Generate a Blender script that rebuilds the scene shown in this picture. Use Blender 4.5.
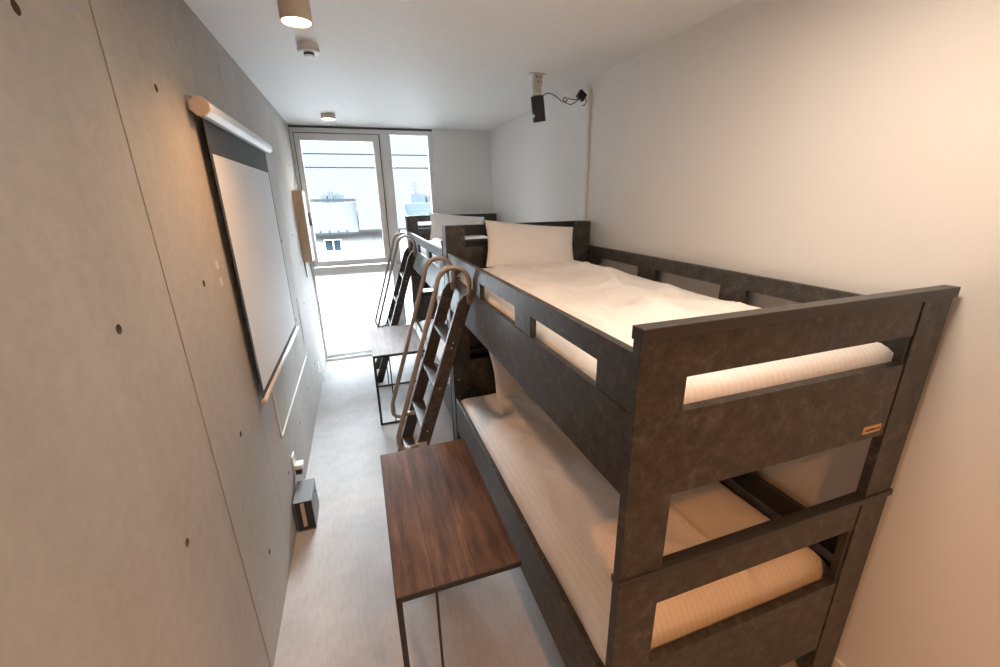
import bpy, bmesh, math, random
from mathutils import Vector, Matrix, noise
C = bpy.context.scene
for o in list(bpy.data.objects): bpy.data.objects.remove(o)
COL = C.collection

# ---------------------------------------------------------------- camera
YAW, PITCH, ROLL, FPX = 0.3219, -0.3153, -0.0192, 411.33
CX, CZ = 0.5471, 1.8611
fw = Vector((math.sin(YAW)*math.cos(PITCH), math.cos(YAW)*math.cos(PITCH), math.sin(PITCH)))
rt = Vector((math.cos(YAW), -math.sin(YAW), 0)); up = rt.cross(fw)
r2 = math.cos(ROLL)*rt + math.sin(ROLL)*up; u2 = -math.sin(ROLL)*rt + math.cos(ROLL)*up
cd = bpy.data.cameras.new('camera'); cam = bpy.data.objects.new('camera', cd); COL.objects.link(cam)
m = Matrix.Identity(4)
for i in range(3):
    m[i][0] = r2[i]; m[i][1] = u2[i]; m[i][2] = -fw[i]
m[0][3], m[1][3], m[2][3] = CX, 0.0, CZ
cam.matrix_world = m
cd.sensor_width = 36; cd.lens = FPX/1000*36; cd.clip_start = 0.02; cd.clip_end = 500
C.camera = cam

# ---------------------------------------------------------------- exposure, sky, lights
C.view_settings.view_transform = 'Standard'; C.view_settings.look = 'None'
C.view_settings.gamma = 1; C.view_settings.use_curve_mapping = False
C.view_settings.exposure = 1.36
w = bpy.data.worlds.new('sky'); C.world = w; w.use_nodes = True
bg = w.node_tree.nodes['Background']
wt = w.node_tree
tcw = wt.nodes.new('ShaderNodeTexCoord'); spw = wt.nodes.new('ShaderNodeSeparateXYZ'); wt.links.new(tcw.outputs['Generated'], spw.inputs[0])
# overcast sky: much brighter overhead than at the horizon
mr = wt.nodes.new('ShaderNodeMapRange'); mr.interpolation_type = 'SMOOTHSTEP'
mr.inputs['From Min'].default_value = 0.16; mr.inputs['From Max'].default_value = 0.75
mr.inputs['To Min'].default_value = 0.50; mr.inputs['To Max'].default_value = 44.0
wt.links.new(spw.outputs[2], mr.inputs['Value']); wt.links.new(mr.outputs[0], bg.inputs[1])
bg.inputs[0].default_value = (0.86, 0.93, 1.0, 1)
WARM = (1.0, 0.50, 0.20)
def spot(name, loc, power, size=150, blend=0.9, color=WARM, radius=0.045):
    l = bpy.data.lights.new(name, 'SPOT'); l.energy = power; l.color = color
    l.spot_size = math.radians(size); l.spot_blend = blend; l.shadow_soft_size = radius
    o = bpy.data.objects.new(name, l); COL.objects.link(o); o.location = loc
    return o
LAMP_Z = 2.475
spot('downlight_beam', (0.43, 1.88, LAMP_Z-0.012), 16, 140, 1.0)
spot('downlight_beam', (1.05, -0.45, LAMP_Z-0.012), 40, 125, 0.8, (1.0, .38, .09))
lp = bpy.data.lights.new('ceiling_panel_beam', 'AREA'); lp.shape = 'DISK'; lp.size = .42; lp.energy = 6.3; lp.color = (1.0, .80, .62)
lo = bpy.data.objects.new('ceiling_panel_beam', lp); COL.objects.link(lo); lo.location = (1.35, .70, 2.57)
spot('downlight_beam', (0.42, 4.54, 2.58), 4, 130, 1.0)
def portal(loc, sx, sy):
    l = bpy.data.lights.new('window_portal', 'AREA'); l.shape = 'RECTANGLE'; l.size = sx; l.size_y = sy
    l.cycles.is_portal = True
    o = bpy.data.objects.new('window_portal', l); COL.objects.link(o); o.location = loc
    o.rotation_euler = (math.radians(-90), 0, 0)
portal((0.75, 5.30, 1.33), 1.5, 2.6)

W, D, H = 2.198, 5.162, 2.64

# ---------------------------------------------------------------- materials
def newmat(name):
    mt = bpy.data.materials.new(name); mt.use_nodes = True
    nt = mt.node_tree; return mt, nt, nt.nodes['Principled BSDF']
def N(nt, t, **k):
    n = nt.nodes.new(t)
    for a, b in k.items(): setattr(n, a, b)
    return n
def coords(nt, scale=(1,1,1), kind='Object'):
    tc = N(nt, 'ShaderNodeTexCoord'); mp = N(nt, 'ShaderNodeMapping'); mp.inputs['Scale'].default_value = scale
    nt.links.new(tc.outputs[kind], mp.inputs[0]); return mp.outputs[0]
def noise_t(nt, vec, scale, detail=5, rough=.6):
    n = N(nt, 'ShaderNodeTexNoise'); n.inputs['Scale'].default_value = scale
    n.inputs['Detail'].default_value = detail; n.inputs['Roughness'].default_value = rough
    nt.links.new(vec, n.inputs['Vector']); return n.outputs['Fac']
def ramp(nt, fac, stops):
    r = N(nt, 'ShaderNodeValToRGB'); e = r.color_ramp.elements
    while len(e) < len(stops): e.new(0.5)
    for i, (p, c) in enumerate(stops):
        e[i].position = p; e[i].color = (*c, 1) if len(c) == 3 else c
    nt.links.new(fac, r.inputs[0]); return r.outputs[0]
def mixc(nt, fac, a, b, mode='MIX'):
    n = N(nt, 'ShaderNodeMix', data_type='RGBA', blend_type=mode)
    for s, v in ((0, fac), (6, a), (7, b)):
        if isinstance(v, (int, float)): n.inputs[s].default_value = v
        elif isinstance(v, tuple): n.inputs[s].default_value = (*v, 1)
        else: nt.links.new(v, n.inputs[s])
    return n.outputs[2]
def bump(nt, bsdf, h, strength=.2, dist=.002):
    b = N(nt, 'ShaderNodeBump'); b.inputs['Strength'].default_value = strength; b.inputs['Distance'].default_value = dist
    nt.links.new(h, b.inputs['Height']); nt.links.new(b.outputs[0], bsdf.inputs['Normal'])
def plain(name, col, rough=.5, metal=0, spec=.5):
    mt, nt, b = newmat(name)
    v = coords(nt); f = noise_t(nt, v, 30, 3)
    c = ramp(nt, f, [(.3, tuple(x*.985 for x in col)), (.7, tuple(min(1, x*1.015) for x in col))])
    nt.links.new(c, b.inputs['Base Color']); b.inputs['Roughness'].default_value = rough
    b.inputs['Metallic'].default_value = metal; b.inputs['Specular IOR Level'].default_value = spec
    return mt

def mat_concrete():
    mt, nt, b = newmat('concrete')
    v = coords(nt)
    big = noise_t(nt, coords(nt, (1, 1.0, .6)), 1.6, 4)
    fine = noise_t(nt, v, 22, 8, .7)
    c1 = ramp(nt, big, [(.3, (.41, .395, .37)), (.7, (.50, .48, .45))])
    c2 = ramp(nt, fine, [(.35, (.92, .92, .92)), (.65, (1.03, 1.03, 1.03))])
    c = mixc(nt, 1.0, c1, c2, 'MULTIPLY')
    pits = N(nt, 'ShaderNodeTexVoronoi'); pits.inputs['Scale'].default_value = 9; nt.links.new(v, pits.inputs['Vector'])
    pf = ramp(nt, pits.outputs['Distance'], [(.0, (.7, .7, .7)), (.022, (0, 0, 0))])
    c = mixc(nt, pf, c, (.25, .22, .19))
    nt.links.new(c, b.inputs['Base Color']); b.inputs['Roughness'].default_value = .8; b.inputs['Specular IOR Level'].default_value = .25
    bump(nt, b, fine, .25, .002)
    return mt
CONC = mat_concrete()
def mat_bed():
    mt, nt, b = newmat('dark_mottled_laminate')
    v = coords(nt)
    a = noise_t(nt, v, 19, 9, .80); f = noise_t(nt, v, 85, 6, .8)
    c1 = ramp(nt, a, [(.36, (.024, .0205, .0175)), (.52, (.050, .0435, .0375)), (.66, (.108, .096, .085))])
    c2 = ramp(nt, f, [(.35, (.70, .70, .70)), (.65, (1.35, 1.35, 1.35))])
    nt.links.new(mixc(nt, 1.0, c1, c2, 'MULTIPLY'), b.inputs['Base Color'])
    b.inputs['Roughness'].default_value = .44
    bump(nt, b, f, .3, .001)
    return mt
BED = mat_bed()
EDGE = plain('dark_edge_trim', (.040, .036, .034), .42)
GLINT = plain('edge_glint_grey', (.30, .31, .315), .3)  # window reflection on the ladder edges, put into a light grey
CAP = plain('smooth_black_cap', (.030, .027, .025), .38)
WHITEP = plain('white_paint', (.80, .79, .77), .6)
def mat_paper():
    mt, nt, b = newmat('white_wallpaper')
    v = coords(nt); f = noise_t(nt, v, 160, 4, .6)
    b.inputs['Base Color'].default_value = (.80, .775, .745, 1); b.inputs['Roughness'].default_value = .75
    bump(nt, b, f, .25, .0015); return mt
PAPER = mat_paper()
def mat_floor():
    mt, nt, b = newmat('pale_grey_vinyl')
    v = coords(nt); a = noise_t(nt, v, 3.5, 6, .65); f = noise_t(nt, coords(nt, (1, .25, 1)), 60, 4)
    c1 = ramp(nt, a, [(.3, (.40, .40, .40)), (.7, (.52, .52, .52))])
    c2 = ramp(nt, f, [(.35, (.93, .93, .93)), (.65, (1.03, 1.03, 1.03))])
    nt.links.new(mixc(nt, 1.0, c1, c2, 'MULTIPLY'), b.inputs['Base Color'])
    b.inputs['Roughness'].default_value = .62; b.inputs['Specular IOR Level'].default_value = .3; bump(nt, b, f, .05, .001); return mt
FLOOR = mat_floor()
def mat_wood():
    mt, nt, b = newmat('rustic_walnut')
    v = coords(nt, (6, .6, 1)); g = noise_t(nt, v, 5, 8, .65)
    k = noise_t(nt, coords(nt, (2.2, .9, 1)), 3.0, 5, .6)
    c1 = ramp(nt, g, [(.30, (.040, .022, .015)), (.50, (.112, .060, .040)), (.72, (.205, .122, .083))])
    c2 = ramp(nt, k, [(.3, (.55, .55, .55)), (.7, (1.25, 1.25, 1.25))])
    c = mixc(nt, 1.0, c1, c2, 'MULTIPLY')
    # plank joints along the length
    tc = N(nt, 'ShaderNodeTexCoord'); sp = N(nt, 'ShaderNodeSeparateXYZ'); nt.links.new(tc.outputs['Object'], sp.inputs[0])
    wob = N(nt, 'ShaderNodeMath', operation='MULTIPLY_ADD'); nt.links.new(k, wob.inputs[0]); wob.inputs[1].default_value = .03; nt.links.new(sp.outputs[0], wob.inputs[2])
    md = N(nt, 'ShaderNodeMath', operation='PINGPONG'); nt.links.new(wob.outputs[0], md.inputs[0]); md.inputs[1].default_value = .072
    l = ramp(nt, md.outputs[0], [(.0, (.5, .46, .44)), (.0018, (1, 1, 1))])
    c = mixc(nt, 1.0, c, l, 'MULTIPLY')
    nt.links.new(c, b.inputs['Base Color']); b.inputs['Roughness'].default_value = .6; b.inputs['Specular IOR Level'].default_value = .3
    bump(nt, b, g, .15, .001); return mt
WOOD = mat_wood()
STEEL = plain('black_powder_coat', (.022, .020, .020), .4)
HANDRAIL = plain('bronze_painted_tube', (.34, .29, .25), .36, .45)
def mat_cloth(name, axis, period, col=(.86, .82, .79), k=.95):
    mt, nt, b = newmat(name)
    tc = N(nt, 'ShaderNodeTexCoord'); sp = N(nt, 'ShaderNodeSeparateXYZ'); nt.links.new(tc.outputs['Object'], sp.inputs[0])
    md = N(nt, 'ShaderNodeMath', operation='PINGPONG'); nt.links.new(sp.outputs[axis], md.inputs[0]); md.inputs[1].default_value = period
    s = ramp(nt, md.outputs[0], [(period*.42, tuple(x*k for x in col)), (period*.58, col)])
    nt.links.new(s, b.inputs['Base Color']); b.inputs['Roughness'].default_value = .8
    b.inputs['Sheen Weight'].default_value = .15
    f = noise_t(nt, coords(nt), 9, 7, .62); bump(nt, b, f, .4, .010); return mt
DUVET = mat_cloth('striped_white_cotton', 0, .011)
PILLOW = mat_cloth('white_pillow_cotton', 0, .010, (.86, .82, .79), .985)
SHEET = mat_cloth('white_sheet', 1, .02, (.82, .78, .74), .98)
ALU = plain('silver_aluminium', (.70, .71, .71), .38, .1)
GASK = plain('black_gasket', (.02, .02, .02), .7)
def mat_glass():
    mt, nt, b = newmat('clear_glass'); nt.nodes.remove(b)
    t = N(nt, 'ShaderNodeBsdfTransparent'); g = N(nt, 'ShaderNodeBsdfGlossy'); g.inputs['Roughness'].default_value = 0.0
    t.inputs[0].default_value = (.95, .97, .97, 1)
    fr = N(nt, 'ShaderNodeFresnel'); fr.inputs[0].default_value = 1.45
    mx = N(nt, 'ShaderNodeMixShader'); nt.links.new(fr.outputs[0], mx.inputs[0]); nt.links.new(t.outputs[0], mx.inputs[1]); nt.links.new(g.outputs[0], mx.inputs[2])
    nt.links.new(mx.outputs[0], nt.nodes['Material Output'].inputs[0]); return mt
GLASS = mat_glass()
def mat_frost():
    mt, nt, b = newmat('frosted_glass'); nt.nodes.remove(b)
    t = N(nt, 'ShaderNodeBsdfTranslucent'); t.inputs[0].default_value = (.62, .635, .645, 1)
    g = N(nt, 'ShaderNodeBsdfGlossy'); g.inputs['Roughness'].default_value = .25
    f = noise_t(nt, coords(nt), 300, 2); bp = N(nt, 'ShaderNodeBump'); bp.inputs['Strength'].default_value = .1
    nt.links.new(f, bp.inputs['Height']); nt.links.new(bp.outputs[0], g.inputs['Normal'])
    mx = N(nt, 'ShaderNodeMixShader'); mx.inputs[0].default_value = .05
    nt.links.new(t.outputs[0], mx.inputs[1]); nt.links.new(g.outputs[0], mx.inputs[2])
    nt.links.new(mx.outputs[0], nt.nodes['Material Output'].inputs[0]); return mt
FROST = mat_frost()
def emis(name, col, s):
    mt, nt, b = newmat(name); b.inputs['Base Color'].default_value = (*col, 1)
    b.inputs['Emission Color'].default_value = (*col, 1); b.inputs['Emission Strength'].default_value = s; return mt
GLOW = emis('lit_lamp_diffuser', (1.0, .74, .42), 9)
GLOWN = emis('lit_panel_diffuser', (1.0, .88, .76), 3)
LAMPB = plain('beige_lamp_body', (.62, .54, .45), .5)
PLAST = plain('white_plastic', (.78, .78, .77), .4)
DARKP = plain('black_plastic', (.025, .025, .028), .4)
SCRB = plain('black_screen_border', (.045, .048, .052), .75)
SCRW = plain('white_screen_fabric', (.74, .76, .78), .7)
HOUS = plain('white_satin_metal', (.72, .73, .74), .35)
TAN = plain('pale_wood_panel', (.56, .43, .29), .5)
TANCAP = plain('beige_end_cap', (.60, .50, .40), .5)
ZINC = plain('zinc_bracket', (.60, .58, .50), .35, .6)
BRASS = plain('brass_bolt', (.75, .52, .16), .25, .9)
SCREW = plain('steel_screw', (.55, .48, .42), .35, .7)
PATCH = plain('white_paper_sticker', (.70, .70, .68), .7)
GREYP = plain('slate_grey_metal', (.14, .155, .16), .4)
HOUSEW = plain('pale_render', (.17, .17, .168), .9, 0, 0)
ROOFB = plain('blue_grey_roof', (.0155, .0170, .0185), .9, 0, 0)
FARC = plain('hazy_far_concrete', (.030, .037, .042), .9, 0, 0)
EXTG = plain('pale_ground', (.04, .042, .045), .9, 0, 0)
PANEW = plain('grey_blue_window', (.012, .02, .026), .9, 0, 0)

# ---------------------------------------------------------------- mesh helpers
class MB:
    def __init__(s): s.bm = bmesh.new()
    def box(s, x0, x1, y0, y1, z0, z1):
        v = [s.bm.verts.new(p) for p in ((x0,y0,z0),(x1,y0,z0),(x1,y1,z0),(x0,y1,z0),(x0,y0,z1),(x1,y0,z1),(x1,y1,z1),(x0,y1,z1))]
        for f in ((3,2,1,0),(4,5,6,7),(0,1,5,4),(1,2,6,5),(2,3,7,6),(3,0,4,7)): s.bm.faces.new([v[i] for i in f])
        return s
    def prism(s, pts, axis, a, b):
        """polygon pts (2d) extruded along axis from a to b"""
        def P(p, t):
            return {'x': (t, p[0], p[1]), 'y': (p[0], t, p[1]), 'z': (p[0], p[1], t)}[axis]
        A = [s.bm.verts.new(P(p, a)) for p in pts]; B = [s.bm.verts.new(P(p, b)) for p in pts]
        s.bm.faces.new(A); s.bm.faces.new(B[::-1]); n = len(pts)
        for i in range(n): s.bm.faces.new((A[i], B[i], B[(i+1) % n], A[(i+1) % n]))
        return s
    def tube(s, pts, r, n=12, cap=True):
        pts = [Vector(p) for p in pts]; rings = []
        t0 = (pts[1]-pts[0]).normalized(); ref = Vector((0,0,1)) if abs(t0.z) < .9 else Vector((1,0,0))
        u = t0.cross(ref).normalized()
        for i, p in enumerate(pts):
            t = (pts[min(i+1, len(pts)-1)]-pts[max(i-1, 0)]).normalized()
            u = (u - t*u.dot(t)).normalized(); v = t.cross(u)
            rr = r[i] if isinstance(r, (list, tuple)) else r
            rings.append([s.bm.verts.new(p+rr*(math.cos(2*math.pi*k/n)*u+math.sin(2*math.pi*k/n)*v)) for k in range(n)])
        for a, b in zip(rings, rings[1:]):
            for k in range(n): s.bm.faces.new((a[k], a[(k+1) % n], b[(k+1) % n], b[k]))
        if cap: s.bm.faces.new(rings[0][::-1]); s.bm.faces.new(rings[-1])
        return s
    def lathe(s, prof, c=(0,0,0), n=32):
        """profile of (r, z), closed top and bottom when r = 0"""
        rings = []
        for r, z in prof:
            if r < 1e-6: rings.append([s.bm.verts.new((c[0], c[1], c[2]+z))])
            else: rings.append([s.bm.verts.new((c[0]+r*math.cos(2*math.pi*k/n), c[1]+r*math.sin(2*math.pi*k/n), c[2]+z)) for k in range(n)])
        for a, b in zip(rings, rings[1:]):
            for k in range(n):
                q = [a[k % len(a)], a[(k+1) % len(a)], b[(k+1) % len(b)], b[k % len(b)]]
                q = [v for i, v in enumerate(q) if v not in q[:i]]
                if len(q) > 2: s.bm.faces.new(q)
        return s
    def build(s, name, mat, parent=None, bevel=0, smooth=False, sub=0):
        bmesh.ops.recalc_face_normals(s.bm, faces=s.bm.faces)
        me = bpy.data.meshes.new(name); s.bm.to_mesh(me); s.bm.free()
        me.materials.append(mat)
        for p in me.polygons: p.use_smooth = smooth
        o = bpy.data.objects.new(name, me); COL.objects.link(o)
        if parent: o.parent = parent
        if bevel:
            b = o.modifiers.new('bevel', 'BEVEL'); b.width = bevel; b.segments = 2; b.limit_method = 'ANGLE'
        if sub:
            q = o.modifiers.new('sub', 'SUBSURF'); q.levels = q.render_levels = sub
        return o
def arc(c, r, a0, a1, n, plane='xz', const=0):
    out = []
    for i in range(n+1):
        a = math.radians(a0+(a1-a0)*i/n); p, q = c[0]+r*math.cos(a), c[1]+r*math.sin(a)
        out.append((p, const, q) if plane == 'xz' else (p, q, const))
    return out
def tag(o, label, cat, group=None):
    o['label'] = label; o['category'] = cat
    if group: o['group'] = group
    return o
def thing(name, label, cat, loc=(0,0,0), group=None):
    o = bpy.data.objects.new(name, None); COL.objects.link(o); o.location = loc; o.empty_display_size = .1
    return tag(o, label, cat, group)
def struct(o): o['kind'] = 'structure'; return o
def dup(root, delta, label):
    c = root.copy(); COL.objects.link(c); c.location = root.location+Vector(delta); c['label'] = label
    for ch in list(root.children):
        d = ch.copy(); COL.objects.link(d); d.parent = c
        for g in list(ch.children):
            e = g.copy(); COL.objects.link(e); e.parent = d
    return c

# ---------------------------------------------------------------- room shell
YB = -1.5
struct(MB().box(-.2, W+.2, YB-.2, D+.2, -.15, 0).build('floor', FLOOR))
struct(MB().box(-.2, W+.2, YB-.2, D+.2, H, H+.15).build('ceiling', WHITEP))
struct(MB().box(W, W+.2, YB-.2, D+.2, 0, H).build('wall_right', PAPER))
struct(MB().box(-.2, W+.2, YB-.2, YB, 0, H).build('wall_back', PAPER))
# left concrete wall: panels with fine V joints, tie holes cut in
def left_wall():
    seams = [-1.55, -.95, -.35, .25, .84, 1.45, 2.05, 2.65, 3.25, 3.86, 4.46]
    prof = [(-.2, YB-.2), (-.2, D+.2)]
    q = [(0, D+.2)]
    lip = {1.45: .0035, .84: .003}
    off = lambda y: {0: .0, 1: -.0025, 2: .0}[0 if y > 1.45 else 1 if y > .84 else 2]
    for sy in reversed(seams):
        if sy <= YB-.2: continue
        e = {2.65: .0022, 1.45: .0010, .84: .0008}.get(sy, .0012)
        q += [(off(sy+.01), sy+e), (-.008, sy+e), (-.008, sy-e), (off(sy-.01), sy-e)]
    q += [(0, YB-.2)]
    mb = MB(); mb.prism([p for p in prof+q], 'z', 0, H)
    o = mb.build('wall_left', CONC)
    cb = MB()
    ys = [-.66, -.05, .55, 1.15, 1.745, 2.35, 2.96, 3.56, 4.16, 4.76]
    for zz in (.352, .965, 1.59, 2.215):
        for yy in ys:
            if yy > 3 and zz > 2: yy += .02
            cb.tube([(.02, yy, zz), (-.002, yy, zz), (-.018, yy, zz)], [.0135, .0125, .010], 16)
    c = cb.build('tie_hole_cutter', CONC)
    b = o.modifiers.new('holes', 'BOOLEAN'); b.operation = 'DIFFERENCE'; b.object = c; b.solver = 'EXACT'
    dg = bpy.context.evaluated_depsgraph_get(); me = bpy.data.meshes.new_from_object(o.evaluated_get(dg))
    o.modifiers.clear(); o.data = me
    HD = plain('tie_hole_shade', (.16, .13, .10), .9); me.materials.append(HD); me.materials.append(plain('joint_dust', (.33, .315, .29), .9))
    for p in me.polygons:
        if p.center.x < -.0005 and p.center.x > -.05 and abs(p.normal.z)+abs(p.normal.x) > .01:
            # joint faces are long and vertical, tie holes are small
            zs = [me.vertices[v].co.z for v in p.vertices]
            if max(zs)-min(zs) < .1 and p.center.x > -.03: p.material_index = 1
            elif p.center.x > -.009 and max(v_.y for v_ in [me.vertices[v].co for v in p.vertices])-min(v_.y for v_ in [me.vertices[v].co for v in p.vertices]) < .006: p.material_index = 2
    bpy.data.objects.remove(c); return struct(o)
left_wall()
# far wall around the window opening x 0..1.5, z 0.03..2.6
mb = MB(); mb.box(1.50, W+.2, D, D+.2, 0, H).box(-.2, 1.50, D, D+.2, -.1, .03)
struct(mb.build('wall_far', WHITEP))
struct(MB().box(W-.012, W, YB, D, 0, .06).build('baseboard_right', PLAST, bevel=.003))

# ---------------------------------------------------------------- window
def window():
    wn = bpy.data.objects.new('window_1', None); COL.objects.link(wn); wn.location = (0, D+.03, 0); struct(wn)
    f = MB()
    f.box(0, .03, 0, .07, .03, 2.618).box(1.445, 1.50, 0, .07, .03, 2.618).box(.03, 1.445, 0, .07, 2.572, 2.618)
    f.box(.03, 1.445, -.01, .07, 1.05, 1.145).box(.03, 1.445, 0, .07, .03, .075)
    f.box(.905, 1.02, 0, .07, .075, 1.05).box(.905, 1.02, 0, .07, 1.145, 2.572)
    f.build('window_frame', ALU, wn, .004)
    s = MB(); s.box(.037, .09, -.012, .05, 1.153, 2.565).box(.832, .897, -.012, .05, 1.153, 2.565)
    s.box(.09, .832, -.012, .05, 2.495, 2.565).box(.09, .832, -.012, .05, 1.153, 1.222)
    sash = s.build('casement_sash', ALU, wn, .005)
    g = MB(); g.box(.03, .037, 0, .04, 1.15, 2.572).box(.897, .905, -.004, .04, 1.15, 2.572).box(.037, .897, 0, .04, 2.565, 2.572)
    g.build('gasket', GASK, wn)
    MB().box(.0, 1.5, 0.005, .07, 2.618, 2.64).build('head_gap_seal', plain('dark_seal', (.08, .09, .09), .7), wn)
    MB().box(.085, .837, .02, .026, 1.217, 2.50).build('pane', GLASS, sash)
    MB().box(1.015, 1.45, .02, .026, 1.14, 2.577).build('pane', GLASS, wn)
    MB().box(.025, .91, .02, .026, .07, 1.055).build('frosted_pane', FROST, wn)
    MB().box(1.015, 1.45, .02, .026, .07, 1.055).build('frosted_pane', FROST, wn)
    h = MB(); h.box(.052, .074, -.022, -.012, 1.62, 1.76); h.tube([(.063, -.03, 1.70), (.075, -.045, 1.69), (.08, -.05, 1.62)], .006, 8)
    h.build('window_handle', DARKP, sash, .001)
window()

# ---------------------------------------------------------------- bunk beds
BX, BY = 1.09, 0.677
LEN = 2.145
def bunk():
    t = thing('bunk_bed', 'dark mottled bunk bed nearest the camera, its slotted foot end facing us', 'bunk bed', (BX, BY, 0), 'dark bunk beds along the right wall')
    # foot end, upper: left post, top rail and deep board are one cut-out panel
    F = lambda z0, b0, b1, c0, z1: [(0,z0),(.135,z0),(.135,b0),(.937,b0),(.937,b1),(.135,b1),(.135,c0),(.937,c0),(.937,z1),(0,z1)]
    MB().prism(F(.90, 1.14, 1.378, 1.466, 1.567), 'y', .006, .034).build('upper_foot_panel', BED, t, .0015)
    MB().prism(F(0, .20, .535, .772, .877), 'y', .006, .034).build('lower_foot_panel', BED, t, .0015)
    MB().box(.947, 1.075, .006, .034, .90, 1.567).build('upper_foot_post', BED, t, .0015)
    MB().box(.947, 1.075, .006, .034, 0, .877).build('lower_foot_post', BED, t, .0015)
    MB().box(.93, .955, .012, .034, 1.14, 1.56).box(.93, .955, .012, .034, .20, .87).build('foot_joint_strip', CAP, t)
    MB().box(-.003, 1.082, 0, .038, 1.567, 1.598).build('foot_cap', EDGE, t, .002)
    MB().box(-.003, 1.082, 0, .038, .877, .900).build('middle_cap', CAP, t, .002)
    # guard rail on the aisle side: comb with stubs, resting on the deep side board
    z0, za, zb = 1.385, 1.462, 1.532
    def comb(stubs, a, b):
        p = [(a, zb), (a, z0)]
        p += [(stubs[0], z0), (stubs[0], za)]
        for s0, s1 in stubs[1]: p += [(s0, za), (s0, z0), (s1, z0), (s1, za)]
        p += [(stubs[2], za), (stubs[2], z0), (b, z0), (b, zb)]
        return p
    MB().prism(comb((.182, [(.625, .785), (1.272, 1.418)], 1.885), .034, 2.03), 'x', .006, .030).build('guard_rail', BED, t, .0015)
    MB().box(.006, .030, .034, 2.03, 1.15, 1.383).build('side_board', BED, t, .0015)
    MB().prism([(p[0], p[1]-.002) for p in comb((.20, [(.66, .80), (1.265, 1.42)], 1.90), .034, 2.03)], 'x', 1.045, 1.069).build('wall_guard_rail', BED, t, .0015)
    MB().box(1.045, 1.069, .034, 2.03, 1.15, 1.381).build('wall_side_board', BED, t, .0015)
    MB().box(.006, .030, .034, 2.03, .20, .478).build('lower_side_board', BED, t, .0015)
    MB().box(1.045, 1.069, .034, 2.03, .20, .48).build('lower_wall_board', BED, t, .0015)
    MB().box(1.035, 1.060, .034, 2.03, .55, .645).build('lower_wall_rail', CAP, t, .0015)
    for zz, nm in ((1.17, 'upper'), (.22, 'lower')):
        sl = MB()
        sl.box(.030, .055, .034, 2.03, zz-.02, zz); sl.box(1.02, 1.045, .034, 2.03, zz-.02, zz)
        for k in range(12): y = .06+k*.168; sl.box(.03, 1.045, y, y+.10, zz, zz+.015)
        sl.build(nm+'_slats', TAN, t)
    # head end: wide posts, front board, shelf ledge, set-back top board
    HT = 1.70
    def post(x0, x1, inner):
        # side cheek as deep as the shelf with a wide face in front; inner top corner rounded
        r = .03; pts = [(x0, 0), (x1, 0)]
        if inner > 0:
            pts += [(x1, HT-r)]+[(x1-r+r*math.cos(a), HT-r+r*math.sin(a)) for a in (math.pi/6, math.pi/3)]+[(x1-r, HT), (x0, HT)]
        else:
            pts += [(x1, HT), (x0+r, HT)]+[(x0+r-r*math.sin(a), HT-r+r*math.cos(a)) for a in (math.pi/6, math.pi/3)]+[(x0, HT-r)]
        return MB().prism(pts, 'y', 2.033, 2.06)
    for side, (x0, x1) in ((1, (0, .128)), (-1, (.942, 1.07))):
        p = post(x0, x1, side)
        cx = (x0, x0+.022) if side > 0 else (x1-.022, x1)
        p.box(cx[0], cx[1], 2.06, LEN, 0, HT)
        o = p.build('head_post', BED, t, .0015)
        if side > 0:
            for zz in (.615, .48):
                MB().tube([(.036, 2.034, zz), (.036, 2.028, zz)], .006, 10).build('screw', SCREW, o)
    for b0, b1, led, r0, r1, nm in ((1.20, 1.562, 1.562, 1.628, 1.70, 'upper'), (.20, .755, .755, .84, .96, 'lower')):
        MB().box(.128, .942, 2.038, 2.058, b0, b1-.002).build(nm+'_head_board', BED, t, .0015)
        MB().box(.022, 1.048, 2.06, LEN-.02, led-.016, led).build(nm+'_head_shelf', CAP, t, .001)
        MB().box(.022, 1.048, LEN-.018, LEN, r0, r1).box(.022, 1.048, LEN-.018, LEN, b0, r0-.035).build(nm+'_back_board', CAP, t, .001)
    MB().tube([(1.045, 2.026, 1.505), (1.045, 2.010, 1.505)], .013, 14).build('brass_bolt', BRASS, t, .002)
    MB().tube([(.018, .14, 1.383), (.018, .14, 1.389)], .006, 10).build('screw', SCREW, t)
    # small maker's plate with rows of lettering too small to read
    pl = MB().box(.833, .913, .0035, .0062, 1.163, 1.187).build('maker_plate', plain('tan_plate', (.62, .36, .17), .4), t, .001)
    pt = MB(); x = .843; rnd = random.Random(3)
    while x < .903:
        ww = rnd.uniform(.0035, .006); pt.box(x, x+ww, .0028, .0036, 1.171, 1.171+rnd.choice((.008, .009, .006))); x += ww+.002
    pt.build('plate_lettering', plain('dark_brown_ink', (.16, .07, .03), .6), pl)
    return t
bed = bunk()
DY = 2.165
bed2 = dup(bed, (0, DY, 0), 'dark bunk bed at the far end of the row, beside the window')
# the near bed only shows the plate; the far one is hidden behind

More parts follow.
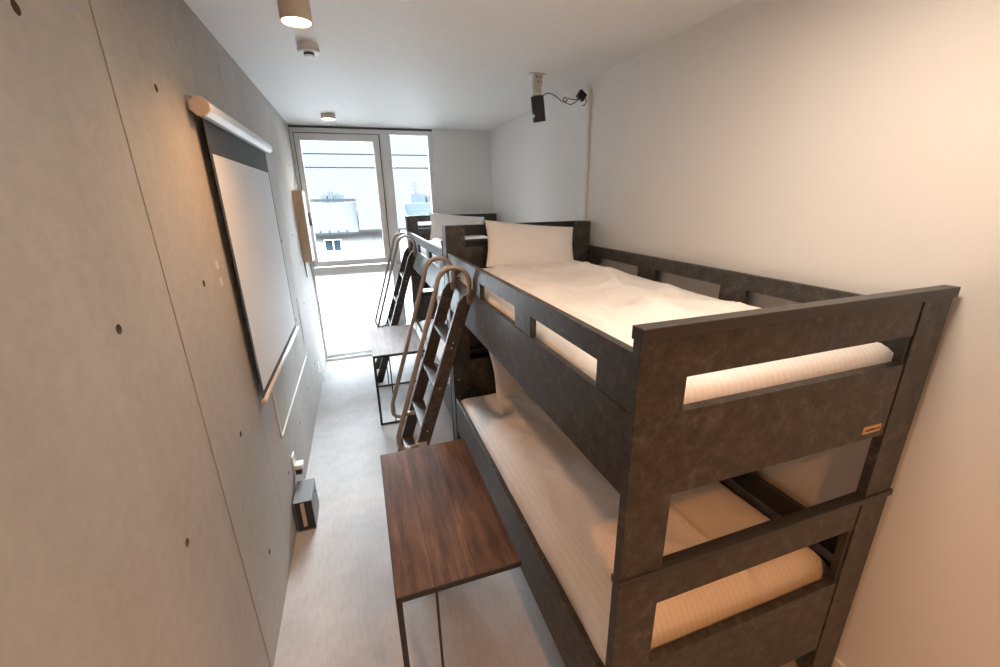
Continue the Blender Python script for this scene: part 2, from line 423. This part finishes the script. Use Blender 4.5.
# ---------------------------------------------------------------- bedding
def puff(name, x0, x1, y0, y1, zb, zt, R, seed, amp=.012, crease=0, wav=.01, fall=0, nx=60, ny=120):
    """soft quilt slab: rounded rim, wavy outline and wrinkled top, as a closed mesh"""
    bm = bmesh.new(); grid = []
    for j in range(ny+1):
        row = []
        for i in range(nx+1):
            u, v = i/nx, j/ny
            # cosine spacing packs vertices at the rim
            uu = .5-.5*math.cos(math.pi*u); vv = .5-.5*math.cos(math.pi*v)
            uu = .5*u+.5*uu; vv = .7*v+.3*vv
            x = x0+(x1-x0)*uu; y = y0+(y1-y0)*vv
            # smooth rim
            d = min(x-x0, x1-x, y-y0, y1-y); k = max(0, 1-d/R)
            zq = zt-fall*vv
            z = zq-(zq-zb)*(1-math.sqrt(max(0, 1-k*k)))*1.0
            m_ = min(1, d/(R*.5)); m3 = min(1, d/(R*1.3))**1.5
            p = Vector((x*3.2+seed, y*2.0, seed))
            z += m3*amp*(noise.noise(p)*1.4+noise.noise(p*2.7)*.7)
            rid = noise.noise(Vector((x*3.4+y*1.2+seed*2, y*2.4, 4.2)));  q_ = 1-min(1, abs(rid)*5); z += m3*amp*.8*q_*q_*(3-2*q_)
            rid2 = noise.noise(Vector((x*7+seed*3, y*5-x*3, 9.1)));   z += m3*amp*.3*(1-min(1, abs(rid2)*6))
            # puckers along the rim
            z += .006*(1-m_)*m_*math.sin(y*85+6*noise.noise(Vector((y*4, x, seed))))
            if crease:
                xc = x0+(x1-x0)*(.40+.20*(1-vv)); z += m_*crease*(math.exp(-((x-xc)/.028)**2)-.6*math.exp(-((x-xc-.06)/.035)**2))
            wob = wav*noise.noise(Vector((y*5, seed, 1)))*(1 if abs(x-x0) < R or abs(x1-x) < R else 0)
            row.append(bm.verts.new((x+wob*(1-m_), y, max(z, zb))))
        grid.append(row)
    for j in range(ny):
        for i in range(nx): bm.faces.new((grid[j][i], grid[j][i+1], grid[j+1][i+1], grid[j+1][i]))
    rim = [grid[0][i] for i in range(nx)]+[grid[j][nx] for j in range(ny)]+[grid[ny][i] for i in range(nx, 0, -1)]+[grid[j][0] for j in range(ny, 0, -1)]
    low = [bm.verts.new((v.co.x, v.co.y, zb-.02)) for v in rim]; n = len(rim)
    for k in range(n): bm.faces.new((rim[k], low[k], low[(k+1) % n], rim[(k+1) % n]))
    bm.faces.new(low)
    m_ = MB(); m_.bm.free(); m_.bm = bm
    return m_.build(name, DUVET, None, 0, True)
def mattress(z0, z1, label):
    o = MB().box(.04, 1.03, .04, 2.015, z0, z1).build('mattress', SHEET, None, .03); o.modifiers['bevel'].segments = 4
    o.location = (BX, BY, 0); return tag(o, label, 'mattress', 'white mattresses in the bunks')
m1 = mattress(1.187, 1.335, 'white mattress under the quilt on the top bunk nearest the camera')
m2 = mattress(.237, .418, 'white mattress under the quilt on the bottom bunk nearest the camera')
def cp(o, label, d=(0, DY, 0)):
    c = o.copy(); COL.objects.link(c); c.location = o.location+Vector(d); c['label'] = label; return c
cp(m1, 'white mattress on the top bunk by the window'); cp(m2, 'white mattress on the bottom bunk by the window')
d1 = puff('duvet', .042, 1.00, .05, 2.00, 1.357, 1.437, .13, 3.1, .028); d1.location = (BX, BY, 0)
tag(d1, 'rumpled white duvet on the top bunk nearest the camera', 'duvet', 'white duvets on the bunks')
d2 = puff('duvet', .030, 1.02, .05, 2.00, .440, .590, .12, 8.7, .015, .030, .022, .085); d2.location = (BX, BY, 0)
tag(d2, 'striped white duvet with a long crease on the bottom bunk nearest the camera', 'duvet', 'white duvets on the bunks')
cp(d1, 'white duvet on the top bunk by the window'); cp(d2, 'white duvet on the bottom bunk by the window')

def pillow(w_=.64, h_=.42, t_=.085, seed=0):
    bm = bmesh.new(); n = 28; gs = []
    for sgn in (1, -1):
        g = []
        for j in range(n+1):
            row = []
            for i in range(n+1):
                u = -1+2*i/n; v = -1+2*j/n
                prof = max(0, (1-abs(u)**2.6))**.55*max(0, (1-abs(v)**2.6))**.55
                x = u*w_/2*(1-.055*(1-abs(u*u))*0-.05*(1-v*v)*0)*(1-.06*math.cos(v*math.pi/2)*abs(u))
                y = v*h_/2*(1-.07*math.cos(u*math.pi/2)*abs(v))
                z = sgn*t_*prof
                z += .006*prof*noise.noise(Vector((u*3+seed, v*3, sgn)))+.004*prof*noise.noise(Vector((u*8+seed, v*6, sgn)))
                row.append(bm.verts.new((x, y, z)))
            g.append(row)
        for j in range(n):
            for i in range(n):
                q = (g[j][i], g[j][i+1], g[j+1][i+1], g[j+1][i]); bm.faces.new(q if sgn > 0 else q[::-1])
        gs.append(g)
    bmesh.ops.remove_doubles(bm, verts=bm.verts, dist=.0006)
    m_ = MB(); m_.bm.free(); m_.bm = bm
    return m_.build('pillow', PILLOW, None, 0, True, 1)
G = 'white pillows at the bed heads'
p1 = tag(pillow(.66, .325, .055, 1), 'white pillow propped against the headboard of the top bunk nearest the camera', 'pillow', G)
p1.location = (BX+.560, BY+1.925, 1.557); p1.rotation_euler = (math.radians(66), math.radians(6), math.radians(-3))
cp(p1, 'white pillow propped up on the top bunk by the window')
p2 = tag(pillow(.66, .40, .055, 5), 'white pillow propped up on the bottom bunk nearest the camera', 'pillow', G)
p2.location = (BX+.575, BY+1.905, .655); p2.rotation_euler = (math.radians(66), 0, 0)
cp(p2, 'white pillow propped up on the bottom bunk by the window')

# ---------------------------------------------------------------- ladders
def ladder():
    t = thing('bunk_ladder', 'dark sloping ladder with bronze tube handrails on the bunk nearest the camera', 'ladder', (.59, 2.12, 0), 'ladders leaning on the bunk beds')
    S = .348
    ybs = (0, .40)
    for y in ybs:
        # rail in profile (x, z)
        hw = .037
        pts = [(-hw, 0), (hw, 0), (hw+S*1.33, 1.33), (hw*.8+S*1.37, 1.37), (hw*.2+S*1.39, 1.385), (-hw*.6+S*1.375, 1.37), (-hw+S*1.33, 1.33)]
        r = MB().prism(pts, 'y', y-.011, y+.011).build('side_rail', BED, t, .0015)
        for z in (1.115, 1.085, .855, .60, .34):
            MB().tube([(S*z, y-.0105, z), (S*z, y-.0135, z)], .005, 10).build('screw', SCREW, r)
        MB().prism([(-hw-.003, .004), (-hw, .004), (-hw+S*1.32, 1.32), (-hw+S*1.32-.003, 1.32)], 'y', y-.0095, y+.0095).build('edge_glint', GLINT, r)  # added sliver along the rail front, its pale colour imitates reflected window light
        # handrail loop: foot on the rail, up along it, arch over, down to the top
        yy = y-.020
        h = [(.150, yy, .525), (.088, yy, .515), (.064, yy, .519), (.049, yy, .535), (.043, yy, .565), (.046, yy, .61)]
        h += [(.046+(.308-.046)*k/6, yy, .61+(1.412-.61)*k/6) for k in range(1, 7)]
        h += [(.405+.085*math.cos(math.radians(162-k*162/9)), yy, 1.445+.085*math.sin(math.radians(162-k*162/9))) for k in range(0, 10)]
        h += [(.490, yy, 1.42), (.489, yy, 1.39), (.487, yy, 1.37)]
        hr = MB().tube(h, .0130, 14).build('handrail', HANDRAIL, t, 0, True)
        MB().prism([(.472, 1.385), (.504, 1.385), (.502, 1.335), (.494, 1.322), (.480, 1.322), (.473, 1.335)], 'y', yy-.010, y-.0112).build('handrail_flange', HANDRAIL, hr, .003)
        MB().box(.140, .200, yy-.006, yy+.006, .511, .539).build('handrail_clamp', ZINC, hr, .003)
        hk = MB().box(.498, .538, y-.012, y+.012, 1.392, 1.397).box(.498, .503, y-.012, y+.012, 1.35, 1.397)
        hk.build('hook', DARKP, t, .001)
        MB().box(-.038, .04, y-.013, y+.013, -.0, .02).build('rubber_foot', DARKP, t, .003)
    for z in (1.115, .86, .605, .35):
        MB().box(S*z-.036, S*z+.036, .011, .389, z-.02, z).build('step', EDGE, t, .002)
    return t
lad = ladder()
dup(lad, (0, DY, 0), 'dark ladder with tube handrails on the far bunk, by the window')

# ---------------------------------------------------------------- side tables
def table():
    t = thing('side_table', 'low walnut topped table on black metal legs in the foreground, beside the bottom bunk', 'table', (.527, 1.05, 0), 'narrow metal-legged tables beside the bunks')
    TW, TL, TH = .434, .835, .65
    f = MB()
    f.box(0, TW, 0, .02, TH-.024, TH-.001).box(0, TW, TL-.02, TL, TH-.024, TH-.001)
    f.box(0, .003, .02, TL-.02, TH-.024, TH-.001).box(TW-.003, TW, .02, TL-.02, TH-.024, TH-.001)
    f.build('top_frame', STEEL, t, .0015)
    MB().box(.003, TW-.003, .004, TL-.004, TH-.022, TH).build('tabletop', WOOD, t, .001)
    s = .02
    for y in (.004, TL-s-.004):
        MB().box(0, s, y, y+s, 0, TH-.024).build('leg', STEEL, t, .0015)
        MB().box(.128, .137, y+.002, y+.011, 0, TH-.024).build('support_rod', STEEL, t, .001)
        MB().box(s, TW-.004, y+.002, y+s-.002, 0, .016).build('floor_bar', STEEL, t, .0015)
    return t
tb = table()
dup(tb, (.022, 2.29, 0), 'low metal-legged table farther away, in front of the far bunk and its ladder')

# ---------------------------------------------------------------- projection screen on the left wall
def screen():
    t = thing('projection_screen', 'pull-down projection screen with a black border hung on the concrete wall', 'projection screen', (0, 1.97, 0))
    y0, y1, xc, zc, r = .012, 1.36, .047, 2.212, .034
    oct_ = [(xc+r*math.cos(math.radians(22.5+45*k)), zc+r*math.sin(math.radians(22.5+45*k))) for k in range(8)]
    def P(y): return [Vector((a, y, b)) for a, b in oct_]
    hb = MB(); A = [hb.bm.verts.new(p) for p in P(y0+.012)]; B = [hb.bm.verts.new(p) for p in P(y1-.012)]
    hb.bm.faces.new(A); hb.bm.faces.new(B[::-1])
    for k in range(8): hb.bm.faces.new((A[k], B[k], B[(k+1) % 8], A[(k+1) % 8]))
    ho = hb.build('case', HOUS, t, .004)
    for a, b in ((y0, y0+.012), (y1-.012, y1)):
        q = MB(); V0 = [q.bm.verts.new(p) for p in P(a)]; V1 = [q.bm.verts.new(p) for p in P(b)]
        for v in V0+V1: v.co.x = xc+(v.co.x-xc)*1.05; v.co.z = zc+(v.co.z-zc)*1.05
        q.bm.faces.new(V0); q.bm.faces.new(V1[::-1])
        for k in range(8): q.bm.faces.new((V0[k], V1[k], V1[(k+1) % 8], V0[(k+1) % 8]))
        q.build('end_cap', TANCAP, ho, .003)
    for y in (y0+.045, y1-.06):
        MB().box(.0005, .012, y-.015, y+.02, 2.20, 2.252).box(.0005, .04, y-.015, y+.02, 2.247, 2.253).build('wall_bracket', ZINC, t, .001)
    ya, yb, zt, zb = .075, 1.335, 2.19, .975; xs = .032
    fb = MB(); fb.box(xs, xs+.0015, ya, yb, 2.057, zt); fb.box(xs, xs+.0015, ya, ya+.03, zb, 2.057).box(xs, xs+.0015, yb-.03, yb, zb, 2.057).box(xs, xs+.0015, ya+.03, yb-.03, zb, zb+.03)
    fb.build('black_border', SCRB, t)
    MB().box(xs, xs+.0015, ya+.03, yb-.03, zb+.03, 2.057).build('screen_fabric', SCRW, t)
    bb = MB().tube([(xs+.005, ya-.01, zb-.008), (xs+.005, yb+.01, zb-.008)], .0115, 14).build('bottom_bar', HOUS, t, 0, True)
    MB().tube([(xs+.005, ya-.024, zb-.008), (xs+.005, ya-.0101, zb-.008)], [.011, .0145], 14).build('end_knob', TANCAP, bb)
    return t
screen()
# slim white cable moulding, an open rectangle on the wall below the screen
mo = MB(); mo.box(0.0005, .006, 2.36, 2.37, .58, 1.10).box(0, .006, 2.37, 3.76, .58, .592).box(0, .006, 3.75, 3.76, .592, 1.10)
tag(mo.build('cable_moulding', PLAST, None, .001), 'thin white rectangular line of moulding on the concrete wall below the screen', 'moulding')
for (yy, zz, l) in ((1.935, 1.632, 'small white sticker left of the screen, upper of two on the concrete'), (1.936, 1.562, 'small white sticker left of the screen, lower of two on the concrete')):
    s = MB().box(0, .0012, yy-.017, yy+.017, zz-.016, zz+.016).build('wall_sticker', PATCH, None, .0005)
    tag(s, l, 'sticker', 'small white stickers on the concrete wall')

# slim wooden box light near the window
t = thing('wall_box', 'slim pale wooden box mounted high on the concrete wall beside the window', 'wall box', (0, 4.60, 1.29))
MB().box(0, .088, 0, .012, 0, .69).box(0, .088, .012, .29, .678, .69).box(0, .088, .012, .29, 0, .012).build('wooden_shell', TAN, t, .002)
MB().box(.01, .084, .013, .29, .013, .677).build('white_front', PLAST, t, .002)
# cable below it
o = MB().tube([(.008, 4.64, 1.289), (.008, 4.64, 1.20), (.008, 4.645, 1.13)], .006, 8).build('wall_cable', GREYP, None, 0, True); tag(o, 'short grey cable hanging below the wooden wall box', 'cable')

# ---------------------------------------------------------------- wall sockets, black box on the floor
def socket(loc, label):
    t = thing('wall_socket', label, 'socket', loc)
    MB().box(0, .008, -.035, .035, -.06, .06).build('cover_plate', PLAST, t, .002)
    for z in (-.025, .02):
        MB().box(.008, .0086, -.012, -.008, z, z+.014).box(.008, .0086, .008, .012, z, z+.014).build('slot', DARKP, t)
    return t
socket((0, 2.52, .31), 'white wall socket on the concrete above the black floor box')
t = thing('plug_adapter', 'black and white plug adapter in the socket above the floor box', 'plug', (.0088, 2.52, .27))
MB().box(0, .035, -.032, .032, -.035, .0).build('adapter_body', DARKP, t, .004)
MB().box(0, .045, -.032, .032, .0, .030).build('adapter_top', PLAST, t, .004)
socket((0, 4.42, .215), 'white wall socket low on the concrete near the window')
o = MB().tube([(.012, 4.46, .17), (.02, 4.48, .12), (.02, 4.52, .05), (.02, 4.56, .012)], .006, 8).build('power_cable', PLAST, None, 0, True)
tag(o, 'short white power cable dropping to the floor near the window', 'cable')

t = thing('floor_box', 'small black open-fronted metal box standing on the floor against the concrete wall', 'box', (.012, 2.25, 0))
bw, bd, bh, e = .100, .215, .205, .004
b = MB(); b.box(0, e, 0, bd, 0, bh).box(bw-e, bw, 0, bd, 0, bh).box(e, bw-e, 0, bd, bh-e, bh).box(e, bw-e, 0, bd, 0, e).box(e, bw-e, bd-e, bd, e, bh-e)
b.build('shell', GREYP, t, .001)
MB().box(e, bw-e, .008, .012, e, bh-e).build('front_plate', DARKP, t)
MB().box(.034, .055, .0015, .008, .028, .192).build('wooden_handle', TAN, t, .002)
MB().tube([(bw, .15, .16), (bw+.008, .15, .16)], .006, 10).build('knob', DARKP, t)

# ---------------------------------------------------------------- ceiling fittings
def cyl_lamp(loc, r, h, label, name='ceiling_lamp'):
    t = thing(name, label, 'ceiling light', loc)
    MB().lathe([(0, 0), (r, 0), (r, -h), (r-.004, -h), (r-.004, -h+.012), (0, -h+.012)], n=40).build('lamp_body', LAMPB, t, 0, False)
    MB().lathe([(0, -h+.008), (r-.0045, -h+.008), (r-.0045, -h+.004), (0, -h+.004)], n=40).build('diffuser', GLOW, t)
    return t
cyl_lamp((.43, 1.88, H), .053, H-LAMP_Z, 'beige cylinder downlight glowing warm at the top edge of the picture')
cyl_lamp((1.05, -.45, H), .053, H-LAMP_Z, 'beige cylinder downlight on the ceiling behind the camera')
t = thing('ceiling_panel_light', 'round flat white ceiling light above the foot of the nearest bunk', 'ceiling light', (1.35, .70, H))
MB().lathe([(0, 0), (.23, 0), (.235, -.055), (.215, -.06), (.215, -.05), (0, -.05)], n=48).build('lamp_rim', PLAST, t)
MB().lathe([(0, -.0505), (.214, -.0505), (.214, -.056), (0, -.058)], n=48).build('diffuser', GLOWN, t)
cyl_lamp((.42, 4.54, H), .062, .042, 'small flat round ceiling light close to the window')
t = thing('smoke_detector', 'round white smoke detector on the ceiling beyond the cylinder downlight', 'smoke detector', (.42, 2.66, H))
MB().lathe([(0, 0), (.052, 0), (.052, -.025), (.056, -.027), (.056, -.034), (.050, -.037), (0, -.037)], n=36).build('base', PLAST, t)
MB().lathe([(0, -.037), (.056, -.037), (.048, -.041), (0, -.041)], n=36).build('ring', PLAST, t)
MB().lathe([(0, -.041), (.026, -.041), (.026, -.052), (0, -.052)], n=24).build('sensor_slot', DARKP, t)
MB().lathe([(0, -.052), (.028, -.052), (.028, -.056), (.02, -.060), (0, -.060)], n=24).build('sensor_cap', PLAST, t)

# ---------------------------------------------------------------- projector on the ceiling bracket
t = thing('ceiling_bracket', 'pale metal ceiling bracket with an adjustable arm, holding the black projector', 'bracket', (1.79, 2.85, H))
MB().box(-.055, .055, -.03, .03, -.005, 0).build('base_plate', ZINC, t, .001)
a = MB(); a.box(-.028, -.025, -.02, .02, -.075, -.005).box(.025, .028, -.02, .02, -.075, -.005).box(-.028, .028, -.02, -.017, -.07, -.005)
a.build('upper_yoke', ZINC, t, .001)
for x, z in ((-.012, -.022), (.012, -.022), (0, -.05)): MB().tube([(x, -.0205, z), (x, -.023, z)], .005, 8).build('screw', DARKP, t)
a = MB(); a.box(-.022, -.019, -.014, .014, -.124, -.055).box(.021, .024, -.014, .014, -.124, -.055).box(-.022, .024, -.016, -.013, -.112, -.062)
a.build('lower_yoke', ZINC, t, .001)
MB().lathe([(0, -.124), (.035, -.124), (.035, -.129), (0, -.129)], c=(.0, 0, 0), n=24).build('mount_disc', ZINC, t)
t = thing('projector', 'black cylindrical mini projector hanging from the ceiling bracket', 'projector', (1.79, 2.85, H-.130))
t.rotation_euler = (math.radians(4), math.radians(-9), 0)
MB().lathe([(0, 0), (.040, 0), (.043, -.004), (.043, -.150), (.040, -.154), (0, -.154)], n=40).build('projector_body', DARKP, t, 0, True)
MB().tube([(-.043, -.012, -.115), (-.0465, -.013, -.115)], .010, 16).build('lens', PLAST, t)
cord = [(1.83, 2.85, 2.513), (1.87, 2.85, 2.532), (1.92, 2.86, 2.524), (1.96, 2.87, 2.508), (2.0, 2.88, 2.492), (2.03, 2.88, 2.503), (2.02, 2.885, 2.521), (2.0, 2.88, 2.512), (2.01, 2.88, 2.492), (2.05, 2.875, 2.478), (2.08, 2.88, 2.488), (2.11, 2.88, 2.508), (2.13, 2.88, 2.52)]
def smooth(pts, n=6):
    out = []; P_ = [Vector(p) for p in pts]; P_ = [P_[0]]+P_+[P_[-1]]
    for i in range(1, len(P_)-2):
        for k in range(n):
            s = k/n; a, b, c, d = P_[i-1:i+3]
            out.append(.5*((2*b)+(-a+c)*s+(2*a-5*b+4*c-d)*s*s+(-a+3*b-3*c+d)*s**3))
    out.append(P_[-2]); return out
bpy.context.view_layer.update()
o = MB().tube(smooth(cord), .0032, 8).tube(smooth([(2.04, 2.885, 2.516), (2.07, 2.885, 2.512), (2.10, 2.885, 2.512), (2.125, 2.885, 2.525)]), .003, 8).build('looped_cord', DARKP, None, 0, True); o.parent = t; o.matrix_parent_inverse = t.matrix_world.inverted()
t = thing('power_adapter', 'small black power adapter block hanging beside the right wall near the ceiling', 'adapter', (2.145, 2.89, 2.54)); t.rotation_euler = (0, math.radians(35), 0)
MB().box(-.03, .03, -.014, .014, -.027, .027).build('adapter_block', DARKP, t, .004)
MB().tube(smooth([(.03, 0, .005), (.05, 0, -.005), (.055, 0, -.03), (.04, 0, -.045)]), .003, 8).build('cable_tail', DARKP, t, 0, True)
t = thing('cable_conduit', 'slim beige cable duct running down the right wall behind the near headboard', 'conduit', (W, 2.85, 0))
MB().box(-.014, 0, -.014, .014, .06, 2.575).build('duct', plain('beige_duct', (.70, .66, .60), .5), t, .002)
MB().tube(smooth([(-.007, 0, 2.575), (-.02, 0, 2.60), (-.035, 0, 2.585)]), .004, 8).build('cable_end', PLAST, t, 0, True)

# ---------------------------------------------------------------- outside the window
struct(MB().box(-120, 120, 5.6, 260, -7.2, -7).build('ground_outside', EXTG))
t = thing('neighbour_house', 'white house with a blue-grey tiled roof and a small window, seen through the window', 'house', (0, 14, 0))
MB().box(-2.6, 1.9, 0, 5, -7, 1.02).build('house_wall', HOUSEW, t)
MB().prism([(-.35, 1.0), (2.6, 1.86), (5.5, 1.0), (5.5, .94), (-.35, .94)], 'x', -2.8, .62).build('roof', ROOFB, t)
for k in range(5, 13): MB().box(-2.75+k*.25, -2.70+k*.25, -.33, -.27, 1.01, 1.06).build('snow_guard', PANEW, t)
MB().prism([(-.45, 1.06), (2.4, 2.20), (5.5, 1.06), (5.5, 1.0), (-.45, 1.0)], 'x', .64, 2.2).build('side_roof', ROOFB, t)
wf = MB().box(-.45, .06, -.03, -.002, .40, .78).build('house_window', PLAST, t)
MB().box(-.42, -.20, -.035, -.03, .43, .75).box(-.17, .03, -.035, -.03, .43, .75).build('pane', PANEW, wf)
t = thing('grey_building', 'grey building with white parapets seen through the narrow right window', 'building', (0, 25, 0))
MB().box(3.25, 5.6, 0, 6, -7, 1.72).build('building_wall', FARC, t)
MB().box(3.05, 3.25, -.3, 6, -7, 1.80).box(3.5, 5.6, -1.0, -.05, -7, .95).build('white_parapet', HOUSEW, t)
t = thing('antenna_mast', 'thin antenna mast on the skyline in the right window', 'antenna', (5.6, 37, -7))
MB().tube([(0, 0, 0), (0, 0, 10.4)], .035, 6).build('mast', FARC, t); MB().box(-.25, .25, -.02, .02, 10.0, 10.05).box(-.2, .2, -.02, .02, 9.7, 9.75).build('aerial', FARC, t)
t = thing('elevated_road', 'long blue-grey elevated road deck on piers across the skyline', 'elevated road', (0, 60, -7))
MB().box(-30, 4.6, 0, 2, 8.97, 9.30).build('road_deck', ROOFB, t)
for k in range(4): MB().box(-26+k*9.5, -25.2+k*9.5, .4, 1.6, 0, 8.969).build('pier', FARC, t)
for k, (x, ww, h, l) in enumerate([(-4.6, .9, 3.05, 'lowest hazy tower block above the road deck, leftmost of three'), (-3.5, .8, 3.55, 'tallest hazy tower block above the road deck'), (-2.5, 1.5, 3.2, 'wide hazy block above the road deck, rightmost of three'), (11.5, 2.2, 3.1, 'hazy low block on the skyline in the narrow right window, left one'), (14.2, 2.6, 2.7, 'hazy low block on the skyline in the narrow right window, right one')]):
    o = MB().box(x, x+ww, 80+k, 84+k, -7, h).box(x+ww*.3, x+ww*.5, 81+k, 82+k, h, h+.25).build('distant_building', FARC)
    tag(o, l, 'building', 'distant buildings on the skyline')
for k, (x, ww, y, h, l) in enumerate([(-4.2, 2.2, 30, 1.05, 'pale town house beyond the near roof at the left of the casement window'), (-1.6, 1.5, 34, 1.45, 'pale town house beyond the near roof in the middle of the casement window'), (.3, 1.8, 32, 1.25, 'pale town house beyond the near roof toward the right of the casement window')]):
    o = MB().box(x, x+ww, y, y+3, -7, h).prism([(x-.1, h), (x+ww/2, h+.35), (x+ww+.1, h)], 'y', y-.1, y+3.1).build('town_house', HOUSEW)
    tag(o, l, 'house', 'town houses beyond the near roof')
for z, l in ((2.455, 'upper of two thin dark wires outside the window'), (2.292, 'lower of two thin dark wires outside the window')):
    o = MB().tube([(-3, 6.16, z+.01), (4, 6.16, z-.005)], .007, 8).build('overhead_wire', plain('matt_black_wire', (.006, .007, .008), .9, 0, 0)); tag(o, l, 'wire', 'wires outside the window')
